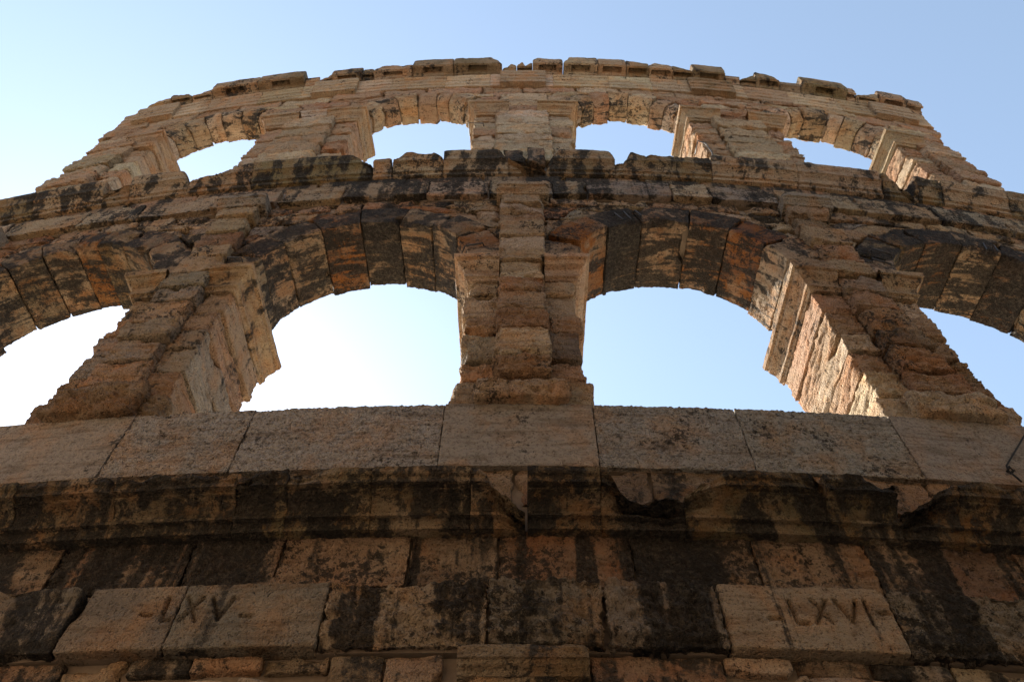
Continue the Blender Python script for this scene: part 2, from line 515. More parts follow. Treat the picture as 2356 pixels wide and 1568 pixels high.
# ================================================================== ground storey
L1 = dict(zc=3.85, r=2.05, ring=0.74, top=7.0, half=0.95)
for k in KS:
    ax = AX + 6 * k
    pr = core('pier', wall, (ax - L1['half'] + .2, ax + L1['half'] - .2, 0, 4.05, -1.7, -0.15), M_MORTAR)
    zs = courses(0, 4.03, 0.45, 0.75)
    for z0, z1 in zip(zs[:-1], zs[1:]):
        cl_ = pick(CREAM, TAN, PINK, RED, GREY)
        for a, b_ in ((-L1['half'], -.44), (.44, L1['half'])):
            block('pier_stone', pr, (ax + a, ax + b_, z0, z1, -1.85, rnd.uniform(-.02, .02)), M_STONE, cl_, 0.09, 0.04, 0.02, 0.01, soot=0.6, wstep=0.2)
        block('pilaster_stone', pr, (ax - .44, ax + .44, z0, z1, -0.4, .22), M_STONE, cl_, 0.09, 0.04, 0.02, 0.01, soot=0.6)
    sp = core('spandrel', wall, (0, 1, 4.05, L1['top'] - .02, -1.4, -0.12), M_MORTAR, step=0.25,
              mapf=(lambda A, ax=ax: np.stack([ax + (A[:, 0] * 2 - 1) * (3.0 - np.sqrt(np.clip((L1['r'] + L1['ring'] - .08) ** 2 - (A[:, 1] - L1['zc']) ** 2, 0, None)) - 0.0), A[:, 1], A[:, 2]], 1)))
    for z0, z1 in zip([3.85, 4.5, 5.2, 5.75], [4.5, 5.2, 5.75, 6.22]):
        block('pilaster_stone', sp, (ax - .44, ax + .44, z0, z1, -0.4, .22), M_STONE, pick(CREAM, TAN, PINK), 0.08, 0.04, 0.02, 0.01, soot=0.6)
    # Tuscan capital of the half column, worn
    block('capital', sp, (ax - .52, ax + .52, 6.2, 6.70, -0.3, .13), M_STONE, jit(OLIVE), 0.045, 0.05, 0.02, 0, soot=0.55)
    moulding('capital', sp, ax - .60, ax + .61, [(0, 6.64), (.13, 6.65), (.15, 6.69), (.19, 6.73), (.20, 6.77), (.225, 6.78), (.23, 6.88), (.21, 6.92), (0, 6.93)],
             M_STONE, jit(OLIVE), 0.04, 0.025, 0.018, soot=0.55, endr=0.05)
    ext = spandrel_halves(L1['zc'], L1['r'] + L1['ring'], 3 - L1['r'])
    zs = [4.9, 5.5, 6.05]
    for side in (-1, 1):
        for z0, z1 in zip(zs[:-1], zs[1:]):
            def mp(A, side=side, ax=ax):
                e = ext(A[:, 1]) - .01
                return np.stack([ax + side * (.44 + A[:, 0] * np.maximum(e - .44, .02)), A[:, 1], A[:, 2]], 1)
            wdt = float(ext(np.array([Zm(0.5 * (z0 + z1))]))[0]) - .44
            if wdt > 0.12:
                o = block('spandrel_stone', sp, (0.01, .99, z0, z1, -0.5, rnd.uniform(-.01, .02)), M_STONE, pick(TAN, PINK, RED, GREY), 0.1, 0.02, 0.012, soot=0.6, mapf=mp, joint=0.008)
        # the course right under the architrave: broad stones that run over the crown
L1_TOP = [(-12.9, -9.6, TAN, .5), (-9.6, -8.2, RED, .5), (-8.2, -6.6, GREY, .6), (-5.25, -4.5, TAN, .5), (-4.5, -3.86, RED, .6), (-3.86, -3.30, TAN, .45), (-3.30, -2.74, GREY, .6), (-2.74, -2.12, PINK, .35),
          (-2.12, -1.55, OLIVE, .5), (-1.55, -1.08, OLIVE, .45), (-1.08, -.58, PINK, .5),
          (.66, 1.80, RED, .55), (1.80, 2.40, CREAM, .45), (2.40, 3.03, BROWN, .6), (3.03, 3.75, GREY, .7), (3.75, 4.5, TAN, .55), (4.5, 5.3, RED, .5),
          (6.75, 8.2, GREY, .6), (8.2, 9.6, PINK, .5), (9.6, 12.9, TAN, .6)]
L1_TOP = conv(L1_TOP, 6.8)
tc = core('backing_course', wall, (-12.8, 12.8, 6.1, 6.99, -1.3, -0.08), M_MORTAR)
for (a, b_, c_, so) in L1_TOP:
    # the stones over a crown are cut away for the ring, so they start higher there
    m_ = abs(((0.5 * (a + b_) - AX + 3) % 6) - 3)          # distance from the nearest pier axis
    zb = 6.08 if m_ < 1.35 else (6.35 if m_ < 2.0 else 6.80)
    block('spandrel_stone', tc, (a, b_, zb, 6.985, -0.5, rnd.uniform(-.02, .02)), M_STONE, jit(c_), 0.05, 0.035, 0.02, soot=so)
for ka in (-1.5, -.5, .5, 1.5):
    sc = AX + 6 * ka
    ar = ring_core('arch', sc, L1['zc'], L1['r'] + .06, L1['r'] + L1['ring'] - .1, -1.35, -.06)
    degs = np.linspace(-90, 90, 12)
    voussoirs(ar, sc, L1['zc'], L1['r'], L1['ring'], -1.45, .04, degs, [pick(CREAM, TAN, GREY, WHITE) for _ in range(11)], 0.09, 0.05, 0.025, 0.35)

# ---- architrave with the bay numbers cut into it
ARCH_Z = (7.0, 7.78)
STROKES = [
    [(-3.35, 7.42), (-3.27, 7.42)], [(-3.165, 7.62), (-3.15, 7.345)], [(-3.15, 7.345), (-3.07, 7.345)],
    [(-2.985, 7.62), (-2.84, 7.33)], [(-2.84, 7.615), (-2.985, 7.335)],
    [(-2.745, 7.605), (-2.635, 7.335)], [(-2.635, 7.335), (-2.55, 7.60)],
    [(-2.43, 7.375), (-2.34, 7.365)],
    [(2.285, 7.36), (2.39, 7.36)], [(2.51, 7.57), (2.53, 7.31)], [(2.53, 7.31), (2.62, 7.31)],
    [(2.72, 7.60), (2.84, 7.32)], [(2.85, 7.60), (2.70, 7.32)],
    [(2.935, 7.60), (3.03, 7.34)], [(3.03, 7.34), (3.125, 7.605)], [(3.205, 7.61), (3.205, 7.33)], [(3.30, 7.47), (3.385, 7.465)]]
STROKES = [[(sm(p, 7.45), float(Zm(q))) for p, q in st_] for st_ in STROKES]
def carve(A, seed):
    A = A.copy()
    sel = A[:, 2] > 0.03
    P = A[sel]
    dep = np.zeros(len(P))
    for (a, b_) in STROKES:
        a = np.array(a); b_ = np.array(b_); d = b_ - a
        t = np.clip(((P[:, :2] - a) @ d) / (d @ d), 0, 1)
        ds = np.linalg.norm(P[:, :2] - a - t[:, None] * d, axis=1)
        dep = np.maximum(dep, np.clip(1 - ds / 0.027, 0, 1) ** .85)
    A[sel, 2] -= 0.064 * dep
    return A
arc = core('architrave', wall, (-12.8, 12.8, 7.01, 7.77, -1.3, -.02), M_MORTAR)
arc['label'] = 'lower architrave of rough grey blocks with carved Roman numerals LXV and LXVI'
AJ = [(-12.9, -11.2, GREY, .7, 0), (-11.2, -9.4, TAN, .6, 0), (-9.4, -7.6, GREY, .6, 0), (-7.6, -5.75, CREAM, .6, 0),
      (-5.75, -4.0, GREY, .78, 0), (-4.0, -3.03, GREY, .34, 1), (-3.03, -1.69, GREY, .16, 1), (-1.69, -.22, CREAM, .66, 0), (-.22, .83, GREY, .62, 0),
      (.83, 1.88, GREY, .8, 0), (1.88, 3.43, CREAM, .26, 1), (3.43, 5.3, GREY, .68, 0), (5.3, 7.1, GREY, .7, 0), (7.1, 9.0, TAN, .6, 0),
      (9.0, 11.0, GREY, .7, 0), (11.0, 12.9, TAN, .6, 0)]
AJ = conv(AJ, 7.4)
for i, (a, b_, c_, so, ins) in enumerate(AJ):
    wf = .105 + (rnd.uniform(-.025, .03) if not ins else 0)
    st = .016 if ins else (.024 if abs(a) < 6 else .06)
    def cl(A, seed, ins=ins):
        A = A.copy()
        # drafted lower margin, a little set back
        if ins:
            return carve(A, seed)
        m_ = np.clip((7.03 - A[:, 1]) / 0.03, 0, 1)
        A[:, 2] = np.where(A[:, 2] > .03, A[:, 2] - .03 * m_, A[:, 2])
        return A
    block('architrave_block', arc, (a, b_, ARCH_Z[0], ARCH_Z[1], -.25, wf), M_STONE, tuple(x * (.76 if not ins else .74) for x in jit(c_, .06)), st, .035 if not ins else .03, .06 if not ins else .012, 0.0,
          clamp=cl, soot=(so * .92 + .05) if not ins else so, fine=.010 if not ins else .003, wstep=.08, joint=.003, streak=1, chips=(1, 3), chip=.07)

# ---- frieze
fr = core('frieze', wall, (-12.8, 12.8, 7.78, 8.6, -1.3, -.08), M_MORTAR)
fr['label'] = 'lower frieze of pinkish blocks streaked black by rain'
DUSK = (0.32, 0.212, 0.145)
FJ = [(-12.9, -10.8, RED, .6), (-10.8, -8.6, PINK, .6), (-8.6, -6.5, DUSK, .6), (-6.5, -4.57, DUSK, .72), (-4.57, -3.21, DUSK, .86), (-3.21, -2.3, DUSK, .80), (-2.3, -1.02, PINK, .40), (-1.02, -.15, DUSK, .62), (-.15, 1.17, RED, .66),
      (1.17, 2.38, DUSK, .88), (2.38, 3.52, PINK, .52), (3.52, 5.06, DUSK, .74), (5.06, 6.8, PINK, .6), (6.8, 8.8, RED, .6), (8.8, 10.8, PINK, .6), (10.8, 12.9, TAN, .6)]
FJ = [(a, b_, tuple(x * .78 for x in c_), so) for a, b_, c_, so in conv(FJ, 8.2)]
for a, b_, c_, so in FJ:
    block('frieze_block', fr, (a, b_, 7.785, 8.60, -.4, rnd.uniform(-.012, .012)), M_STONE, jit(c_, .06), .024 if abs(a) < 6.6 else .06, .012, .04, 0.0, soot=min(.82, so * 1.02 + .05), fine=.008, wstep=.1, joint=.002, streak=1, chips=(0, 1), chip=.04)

# ---- cornice, broken in places
def zlimit(pts, amp=0.09):
    xs = np.array([p[0] for p in pts]); zs = Zm(np.array([p[1] for p in pts]))
    def f(A, seed):
        A = A.copy()
        n = fbm((A + seed) * 3.5, 3)
        n2 = np.abs(gn((A + seed) * 9.0)) + 0.6 * np.abs(gn((A + seed) * 19.0))
        zm = np.interp(A[:, 0], xs, zs) + amp * n
        brk = np.clip((zs.max() - zm) / 0.2, 0, 1)
        t = np.clip((A[:, 1] - (zm - 0.22)) / 0.22, 0, 1) ** 1.5
        over = np.maximum(0, A[:, 1] - zm)
        fr_ = A[:, 2] > 0.02
        A[:, 1] = np.where(over > 0, zm + 0.5 * amp * n2, A[:, 1])
        A[:, 2] = np.where(fr_, np.maximum(0.0, A[:, 2] - brk * t * (0.10 + 0.10 * n2) - over * 0.3), A[:, 2])
        return A
    return f
C1 = [(0, 8.50), (.105, 8.505), (.13, 8.60), (.135, 8.615), (.20, 8.62), (.205, 8.66), (.175, 8.668), (.19, 8.74), (.235, 8.81), (.315, 8.85), (.36, 8.86), (.362, 8.885), (.335, 8.90), (.435, 8.905), (.445, 8.985), (.475, 9.0), (.49, 9.03), (.50, 9.09), (.47, 9.11), (0, 9.22)]
cn = core('cornice', wall, (-12.8, 12.8, 8.61, 9.1, -1.3, -.05), M_MORTAR)
cn['label'] = 'soot-blackened moulded cornice with broken edge'
CJ = [(-12.9, -11, None), (-11, -9, None), (-9, -7, None), (-7, -5.22, None), (-5.22, -4.15, [(-5.2, 9.08), (-4.9, 9.12), (-4.4, 9.14), (-4.15, 9.0)]), (-4.15, -2.87, [(-4.2, 9.0), (-3.6, 9.04), (-2.95, 9.08), (-2.87, 9.0)]),
      (-2.87, -2.33, [(-2.9, 9.02), (-2.3, 9.07)]), (-2.33, -1.46, [(-2.4, 9.06), (-2.0, 9.12), (-1.4, 9.2)]), (-1.46, -.44, None),
      (-.44, .12, [(-.44, 9.15), (-.36, 9.12), (-.22, 8.92), (-.05, 8.72), (.12, 8.60)]), (.14, .89, None),
      (.89, 1.74, [(.89, 9.1), (.98, 8.98), (1.1, 8.84), (1.35, 8.74), (1.74, 8.72)]), (1.74, 3.20, [(1.74, 8.80), (1.95, 8.96), (2.24, 9.15), (2.9, 9.13), (3.2, 9.0)]),
      (3.20, 3.95, [(3.2, 9.1), (3.6, 9.08), (3.95, 8.95)]), (3.95, 4.58, [(3.95, 8.66), (4.2, 8.85), (4.55, 9.05)]), (4.58, 6.2, [(4.58, 9.15), (4.75, 9.18), (5.0, 9.05), (5.4, 9.1), (6.2, 9.1)]),
      (6.2, 8.2, None), (8.2, 10.4, None), (10.4, 12.9, None)]
CJ = conv_lim(CJ, 8.9)
for a, b_, lim in CJ:
    moulding('cornice_block', cn, a, b_, C1, M_STONE, tuple(.8 * x for x in jit(OLIVE, .12)), .032 if abs(a) < 7 else .08, .022 if abs(a) < 7 else .05, .012, soot=rnd.uniform(.66, .85), clamp=(zlimit(lim) if lim else None), ochre=.25, streak=.8)

# ---- gallery floor and seating behind the wall, unseen, added to bounce sun on soffits
prof = [(-1.0, 9.05), (-9.0, 9.05)]
for i in range(18):
    w_, z_ = prof[-1]; prof += [(w_, z_ - .43), (w_ - .8, z_ - .43)]
ths = np.linspace(-60, 60, 61)
Vs = np.concatenate([np.stack([np.full(len(prof), a), [p[1] for p in prof], [p[0] for p in prof]], 1) for a in ths])
npf = len(prof)
Fs = np.array([(i * npf + j, (i + 1) * npf + j, (i + 1) * npf + j + 1, i * npf + j + 1) for i in range(len(ths) - 1) for j in range(npf - 1)])
link_mesh('bounce_terrace', to_world(Vs), Fs, simple_mat('bounce_seating_stone', (0.60, 0.50, 0.37), 0.9, 2.0, 0.15), wall, False)  # pale tone raised so that more sun bounces on to the soffits
# ================================================================== second storey
# plinth and parapet
pl = core('plinth', wall, (-12.8, 12.8, 9.1, 9.6, -1.4, -.06), M_MORTAR)
xs = [-12.9, -10.5, -8.4, -6.3, -4.4, -2.6, -1.3, .0, .55, 1.5, 3.1, 4.6, 6.4, 8.6, 10.8, 12.9]
xs = [sm(x, 9.5) for x in xs]
for a, b_ in zip(xs[:-1], xs[1:]):
    block('plinth_stone', pl, (a, b_, 9.0, 9.62, -.4, .015), M_STONE, pick(PINK, RED, BROWN), .05, .03, .03, .02, soot=.45, wstep=.12)
pp = core('parapet', wall, (-12.8, 12.8, 9.62, 10.85, -.25, -.02), M_MORTAR)
pp['label'] = 'parapet of large grey bush-hammered slabs across the second storey'
PJ = [(-12.9, -11.0, 1), (-11.0, -9.1, 0), (-9.1, -7.0, 0), (-7.0, -4.80, 1), (-4.80, -3.26, 0), (-3.26, -.87, 0), (-.87, .96, 1), (.96, 2.73, 0), (2.73, 4.66, 0), (4.66, 7.1, 1), (7.1, 9.2, 0), (9.2, 11.1, 0), (11.1, 12.9, 1)]
PJ = conv(PJ, 10.3)
for a, b_, ped in PJ:
    c_ = (0.42, 0.395, 0.365) if not ped else (0.32, 0.282, 0.238)
    block('parapet_slab', pp, (a, b_, 9.62, 10.94, -.32, .05 + (.012 if ped else rnd.uniform(-.008, .008))), M_SLAB if not ped else M_PED, jit(c_, .05), .026 if abs(a) < 7.2 else .07,
          .012, .012 if not ped else .008, 0.0, soot=.3 if not ped else .2, fine=.014 if not ped else .002, wstep=.1, edge=.5, joint=.003, chips=(0, 2), chip=.05)

L2 = dict(zc=15.40, r=2.03, ring=.76, top=19.05)
HALF2 = {-2: .95, -1: .93, 0: .95, 1: .95, 2: .95}
FL_Z = {0: [10.90, 11.57, 12.14, 12.97, 13.53, 14.26, 14.80]}
PI_Z = {0: [10.90, 11.46, 11.99, 12.81, 13.48, 14.10, 14.59, 15.28, 15.80, 16.49, 17.27, 17.75, 18.2]}
FL_C = {0: [TAN, PINK, GREY, PINK, CREAM, TAN], 1: [CREAM, RED, BROWN, RED, PINK, CREAM], -1: [BROWN, RED, GREY, GREY, PINK, TAN],
        2: [TAN, RED, PINK, TAN, GREY, TAN], -2: [TAN, RED, PINK, TAN, GREY, TAN]}
PI_C = {0: [TAN, RED, CREAM, RED, TAN, PINK, CREAM, TAN, CREAM, TAN, PINK, CREAM], 1: [CREAM, RED, RED, BROWN, RED, PINK, GREY, TAN, PINK, TAN, BROWN, TAN],
        -1: [BROWN, PINK, GREY, GREY, TAN, GREY, GREY, TAN, TAN, BROWN, TAN, TAN]}
IMP = [(0, 0), (.02, 0), (.035, .06), (.06, .08), (.06, .13), (.05, .20), (.07, .30), (.13, .38), (.15, .42), (.15, .47), (.19, .49), (.20, .60), (.17, .62), (0, .63)]

def impost(parent, ax, side, half, z0, w_back, w_front, color, soot, sc=1.0, sproj=1.0):
    """moulded impost block that turns the corner from the front on to the reveal: side = -1 left, +1 right"""
    p = np.array(IMP) * np.array([sc * 1.4, sc])
    z0 = float(Zm(z0))
    pts = []
    for a, b_ in zip(p[:-1], p[1:]):
        L = np.hypot(*(b_ - a)); n = max(1, int(round(L / .035)))
        pts += [a + (b_ - a) * i / n for i in range(n)]
    pts.append(p[-1]); pts = np.array(pts)
    # path: from the pilaster along the front to the corner, then along the reveal to the back
    inner = .40
    path = []
    for t in np.linspace(inner, half, 10): path.append((t, w_front, 0, 1))
    L = w_front - w_back
    for t in np.linspace(0, L, 28): path.append((half, w_front - t, 1, 0))
    path = np.array(path)
    corner = 9
    V = []
    for i, (u, w, nu, nw) in enumerate(path):
        if i == corner or i == corner + 1: nu, nw = 1, 1
        for q, z in pts:
            V.append((u + q * nu * sproj, z0 + z, w + q * nw))
    # inner core line so that the piece is closed
    n = len(path); m_ = len(pts)
    V = np.array(V)
    seed = rng.uniform(0, 200, 3)
    h = fbm((V + seed) * 3, 2) * .010 + .006 * gn((V + seed) * 12) - .012 * np.maximum(0, gn((V + seed) * 1.7))
    nn = np.repeat(path[:, 2:4], m_, 0)
    V[:, 0] += h * nn[:, 0]; V[:, 2] += h * nn[:, 1]
    V[:, 0] = ax + side * V[:, 0]
    G = np.arange(n * m_).reshape(n, m_)
    F = []
    for i in range(n - 1):
        if i == corner: continue
        for j in range(m_ - 1):
            f = (G[i, j], G[i + 1, j], G[i + 1, j + 1], G[i, j + 1])
            F.append(f if side > 0 else f[::-1])
    for j in range(m_ - 1):
        f = (G[corner, j], G[corner + 1, j], G[corner + 1, j + 1], G[corner, j + 1])
        F.append(f if side > 0 else f[::-1])
    # end at the back and top and bottom lids
    F.append(tuple(G[-1, :][::-1]) if side > 0 else tuple(G[-1, :]))
    F.append(tuple(G[:, -1]) if side < 0 else tuple(G[:, -1][::-1]))
    F.append(tuple(G[:, 0]) if side > 0 else tuple(G[:, 0][::-1]))
    F = [tuple(int(x) for x in f) for f in F]
    return link_mesh('impost', to_world(V), F, M_STONE, parent, False, color, soot, 0.0, .25)

for k in KS:
    ax = AX + 6 * k
    hf = HALF2[k]
    near = abs(k) <= 1
    st = .030 if near else .055
    pr = core('pier', wall, (ax - hf + .24, ax + hf - .24, 9.6, 15.8, -1.7, -.22), M_MORTAR)
    zf = FL_Z.get(k)
    if zf is None:
        zf = [10.9]
        while zf[-1] < 14.1: zf.append(zf[-1] + rnd.uniform(.5, .8))
        zf = [z for z in zf if z < 14.45] + [14.80]
    fc = FL_C[k]
    lower = block('pier_stone', pr, (ax - hf, ax + hf, 9.62, 10.88, -1.85, -.34), M_STONE, jit(GREY), .2, .03, .01, soot=.3)
    for i, (z0, z1) in enumerate(zip(zf[:-1], zf[1:])):
        c_ = fc[min(i, len(fc) - 1)]
        base_course = i == 0
        for side in (-1, 1):
            e = hf + (.07 if base_course else rnd.uniform(-.05, .035))
            inn = .36
            a, b_ = (ax - e, ax - inn) if side < 0 else (ax + inn, ax + e)
            ch = GREY if (k == 0 and i == 2 and side > 0) else c_
            pinky = c_ in (PINK, RED, BROWN)
            block('pier_stone', pr, (a, b_, z0, z1, -1.88 + rnd.uniform(-.05, .05), rnd.uniform(-.03, .03) + (.02 if base_course else 0)), M_STONE, jit(SLATE if (k == 0 and i == 2 and side > 0) else (rnd.choice([CREAM, CREAM, PINK]) if (k == 1 and side < 0) else ch)),
                  st, .07 if pinky else .055, .042 if pinky else .032, rnd.uniform(.02, .05) if pinky else .015, soot=.22 if k == 0 else (.05 if (k == 1 and side < 0) else .40), edge=1.3, wstep=.085)  # sun on the right pier's left reveal put into paler, cleaner stone
    zp = PI_Z.get(k)
    if zp is None:
        zp = [10.9]
        while zp[-1] < 17.2: zp.append(zp[-1] + rnd.uniform(.5, .82))
        zp = [z for z in zp if z < 17.75] + [18.2]
    pc = PI_C.get(k, [TAN, PINK, CREAM, RED, TAN])
    for i, (z0, z1) in enumerate(zip(zp[:-1], zp[1:])):
        c_ = pc[i % len(pc)]
        pinky = c_ in (PINK, RED, BROWN)
        if i == 0:
            block('pilaster_base', pr, (ax - .70, ax + .68, z0, z1, -.4, .24), M_STONE, jit(c_), st, .16, .06, .05, soot=.2, edge=1.4)
            continue
        h2 = .42 + rnd.uniform(-.03, .03) + (.04 if i == 1 else 0)
        block('pilaster_stone', pr, (ax - h2, ax + h2, z0, z1, -.4, .20 + rnd.uniform(-.05, .05)), M_STONE, jit(c_), st, .075 if pinky else .06,
              .05 if pinky else .038, rnd.uniform(.02, .055) if pinky else .02, soot=.22 if k == 0 else .42, edge=1.3)
    # imposts on both sides
    for side in (-1, 1):
        impost(pr, ax, side, hf - .02, 14.80, -1.97, 0.0, jit(CREAM if k == 0 else TAN), .38 if k == 0 else .5, 1.0, 1.0)
        a, b_ = (ax - hf + .05, ax - .36) if side < 0 else (ax + .36, ax + hf - .05)
        block('pier_stone', pr, (a, b_, 15.45, 15.60, -1.6, .02), M_STONE, pick(CREAM, TAN, PINK), st, .05, .03, .015, soot=.3)
    # spandrel: core, stones, capital
    Ro = L2['r'] + L2['ring']
    sp = core('spandrel', wall, (0, 1, 15.45, 18.98, -1.3, -.16), M_MORTAR, step=.2,
              mapf=(lambda A, ax=ax: np.stack([ax + (A[:, 0] * 2 - 1) * (3.0 - np.where(A[:, 1] < L2['zc'] + Ro - .1, np.sqrt(np.clip((Ro - .1) ** 2 - (A[:, 1] - L2['zc']) ** 2, 0, None)), 0)), A[:, 1], A[:, 2]], 1)))
    ext = spandrel_halves(L2['zc'], Ro, .3)
    for side in (-1, 1):
        zs = [16.35, 16.85, 17.35, 17.85, 18.30, 18.66] if rnd.random() < .5 else [16.4, 17.0, 17.5, 18.05, 18.62]
        for z0, z1 in zip(zs[:-1], zs[1:]):
            wmid = float(ext(np.array([Zm(.5 * (z0 + z1))]))[0])
            if wmid < .55: continue
            cuts = [0, 1] if wmid < 1.35 else [0, rnd.uniform(.4, .6), 1]
            for c0, c1 in zip(cuts[:-1], cuts[1:]):
                L = (wmid - .40) * (c1 - c0)
                def mp(A, side=side, ax=ax, c0=c0, c1=c1, L=L, wmid=wmid):
                    e = np.minimum(ext(A[:, 1]), 3.0) - .02
                    t = c0 + (A[:, 0] / L) * (c1 - c0)
                    s = .40 + t * np.maximum(e - .40, .03)
                    return np.stack([ax + side * s, A[:, 1], A[:, 2]], 1)
                o = block('spandrel_stone', sp, (0, L, z0, z1, -.45, rnd.uniform(-.03, .03)), M_STONE, pick(TAN, CREAM, PINK, RED, GREY), st, .05, .035, .03, soot=rnd.uniform(.4, .75), mapf=mp)
                if side < 0: o.data.flip_normals()
    block('capital', sp, (ax - .45, ax + .45, 18.2, 18.72, -.3, .25), M_STONE, jit(TAN), st, .06, .05, .02, soot=.35)
    bro = (lambda A, seed: A) if k else None
    moulding('capital', sp, ax - .50 - .03 * (k == 0), ax + .57, [(0, 18.62), (.26, 18.64), (.29, 18.72), (.34, 18.78), (.345, 18.84), (.39, 18.87), (.40, 19.02), (.37, 19.06), (0, 19.08)],
             M_STONE, jit(TAN if k == 0 else GREY), .06, .035, .022, soot=.4, endr=.08)

# the thin course that runs under the architrave
tc2 = core('backing_course', wall, (-12.8, 12.8, 18.6, 19.0, -1.3, -.10), M_MORTAR)
for k in (-2, -1, 0, 1):
    a0 = AX + 6 * k + .56; a1 = AX + 6 * (k + 1) - .52
    for (a, b_) in (lambda r_: zip(r_[:-1], r_[1:]))(runs(a0, a1, .7, 1.5)):
        block('spandrel_stone', tc2, (a, b_, 18.66 - rnd.uniform(0, .05), 19.04, -.4, rnd.uniform(-.02, .04)), M_STONE, pick(RED, PINK, TAN, CREAM), .04, .05, .04, .03, soot=.6)

VO = {-.5: [-90, -72, -53, -30, -8, 14, 35, 57, 76, 90], .5: [-90, -66, -39, -16, 11, 33, 56, 77, 90],
      -1.5: [-90, -68, -46, -27, -9, 4, 22, 45, 68, 90], 1.5: [-90, -67, -44, -22, 2, 24, 46, 68, 90]}
VC = {-.5: [TAN, TAN, TAN, (.30, .16, .08), SLATE, TAN, TAN, (.36, .2, .11), TAN], .5: [TAN, (.33, .17, .08), SLATE, TAN, (.30, .17, .09), (.30, .14, .07), CREAM, TAN],
      -1.5: [TAN, TAN, OLIVE, TAN, (.33, .16, .06), OLIVE, SLATE, TAN, CREAM], 1.5: [CREAM, OLIVE, OLIVE, BROWN, TAN, BROWN, TAN, TAN]}
VS = {-.5: [.50, .55, .55, .62, .72, .62, .62, .4, .35], .5: [.55, .45, .74, .66, .62, .55, .45, .4], -1.5: [.55] * 9, 1.5: [.5, .62, .72, .75, .65, .75, .6, .6]}
VOC = {-.5: [.2, .2, .2, 1, .1, .25, .25, .7, .2], .5: [.25, 1, .1, .3, .8, .9, .2, .2], -1.5: [.3, .3, .4, .4, 1, .3, .3, .3, .2], 1.5: [.3, .4, .4, .7, .3, .7, .4, .3]}
for ka in (-1.5, -.5, .5, 1.5):
    sc = AX + 6 * ka
    ar = ring_core('arch', sc, L2['zc'], L2['r'] + .15, L2['r'] + L2['ring'] - .15, -1.3, -.15)
    voussoirs(ar, sc, L2['zc'], L2['r'], L2['ring'], -1.47, .04, VO[ka], [tuple(.85 * x for x in jit(c_, .08)) for c_ in VC[ka]], .032, .03, .022, [v + .14 for v in VS[ka]], back=.06, och=VOC[ka])

# architrave, frieze and cornice of the second storey
a2 = core('architrave', wall, (-13.0, 13.0, 19.06, 20.08, -1.3, -.03), M_MORTAR)
a2['label'] = 'upper architrave of long tan blocks above the second-storey arches'
js = [sm(x, 19.5) for x in [-13.0, -11.3, -9.5, -8.2, -6.5, -5.1, -3.7, -1.9, -.62, .0, .72, 1.45, 3.25, 4.05, 5.5, 7.3, 9.0, 10.6, 13.0]]
for a, b_ in zip(js[:-1], js[1:]):
    wf = .10 + rnd.uniform(-.03, .025)
    def cl(A, seed):
        A = A.copy(); m_ = np.clip((18.76 - A[:, 1]) / .05, 0, 1)
        A[:, 2] = np.where(A[:, 2] > .0, A[:, 2] + .03 * m_, A[:, 2]); return A
    block('architrave_block', a2, (a, b_, 19.06, 20.05, -.25, wf), M_STONE, pick(TAN, CREAM, TAN, GREY), .038, .035, .035, .02, soot=rnd.uniform(.5, .72), clamp=cl, wstep=.12, streak=.3)
f2 = core('frieze', wall, (-13.0, 13.0, 20.08, 20.6, -1.3, -.08), M_MORTAR)
for a, b_ in zip(*(lambda r_: (r_[:-1], r_[1:]))(runs(-13.1, 13.1, 1.2, 2.2))):
    block('frieze_block', f2, (a, b_, 20.05, 20.60, -.4, rnd.uniform(-.015, .015)), M_STONE, pick(BROWN, RED, PINK, BROWN), .06, .025, .02, 0, soot=rnd.uniform(.6, .85), wstep=.15, streak=.8)
C2 = [(0, 20.54), (.08, 20.56), (.10, 20.66), (.15, 20.68), (.16, 20.74), (.20, 20.84), (.28, 20.92), (.33, 20.95), (.35, 21.1), (.40, 21.18), (.425, 21.25), (.42, 21.34), (.38, 21.37), (0, 21.5)]
c2 = core('cornice', wall, (-13.0, 13.0, 20.6, 21.4, -1.3, -.06), M_MORTAR)
c2['label'] = 'broken dark cornice between the second and the top storey'
CJ2 = [(-13.1, -11.3, None), (-11.3, -9.58, None), (-9.58, -8.94, [(-9.6, 20.85), (-8.9, 21.0)]), (-8.94, -7.56, [(-8.94, 21.6), (-8.3, 21.6), (-7.7, 21.4), (-7.56, 21.0)]),
       (-7.56, -6.05, [(-7.5, 21.0), (-7.0, 21.15), (-6.3, 21.4), (-6.0, 21.5)]), (-6.05, -3.28, [(-6.05, 21.6), (-5.0, 21.6), (-3.8, 21.5), (-3.28, 20.95)]), (-3.27, -2.84, [(-3.28, 21.0), (-2.83, 20.98)]), (-2.83, -1.69, [(-2.83, 21.1), (-2.5, 21.25), (-1.9, 21.2), (-1.7, 21.1)]),
       (-1.68, -.23, [(-1.68, 21.6), (-.5, 21.6), (-.35, 21.3), (-.2, 20.95)]), (-.23, .62, [(-.23, 20.95), (.1, 20.75), (.62, 20.62)]), (.63, 2.17, [(.63, 20.85), (.8, 21.2), (.95, 21.6), (2.0, 21.6), (2.17, 21.2)]),
       (2.18, 4.34, [(2.2, 20.95), (2.35, 20.95), (2.55, 21.3), (2.9, 21.2), (4.3, 21.25)]), (4.35, 6.30, None), (6.30, 8.25, None), (8.28, 8.96, [(8.28, 21.4), (8.4, 21.4), (8.7, 20.9), (8.96, 20.6)]),
       (8.97, 9.07, [(8.9, 20.7), (9.1, 20.75)]), (9.08, 9.68, [(9.08, 21.5), (9.4, 21.4), (9.68, 21.35)]), (9.70, 11.3, [(9.7, 21.5), (11.3, 21.4)]), (11.3, 13.1, None)]
CJ2 = conv_lim(CJ2, 21)
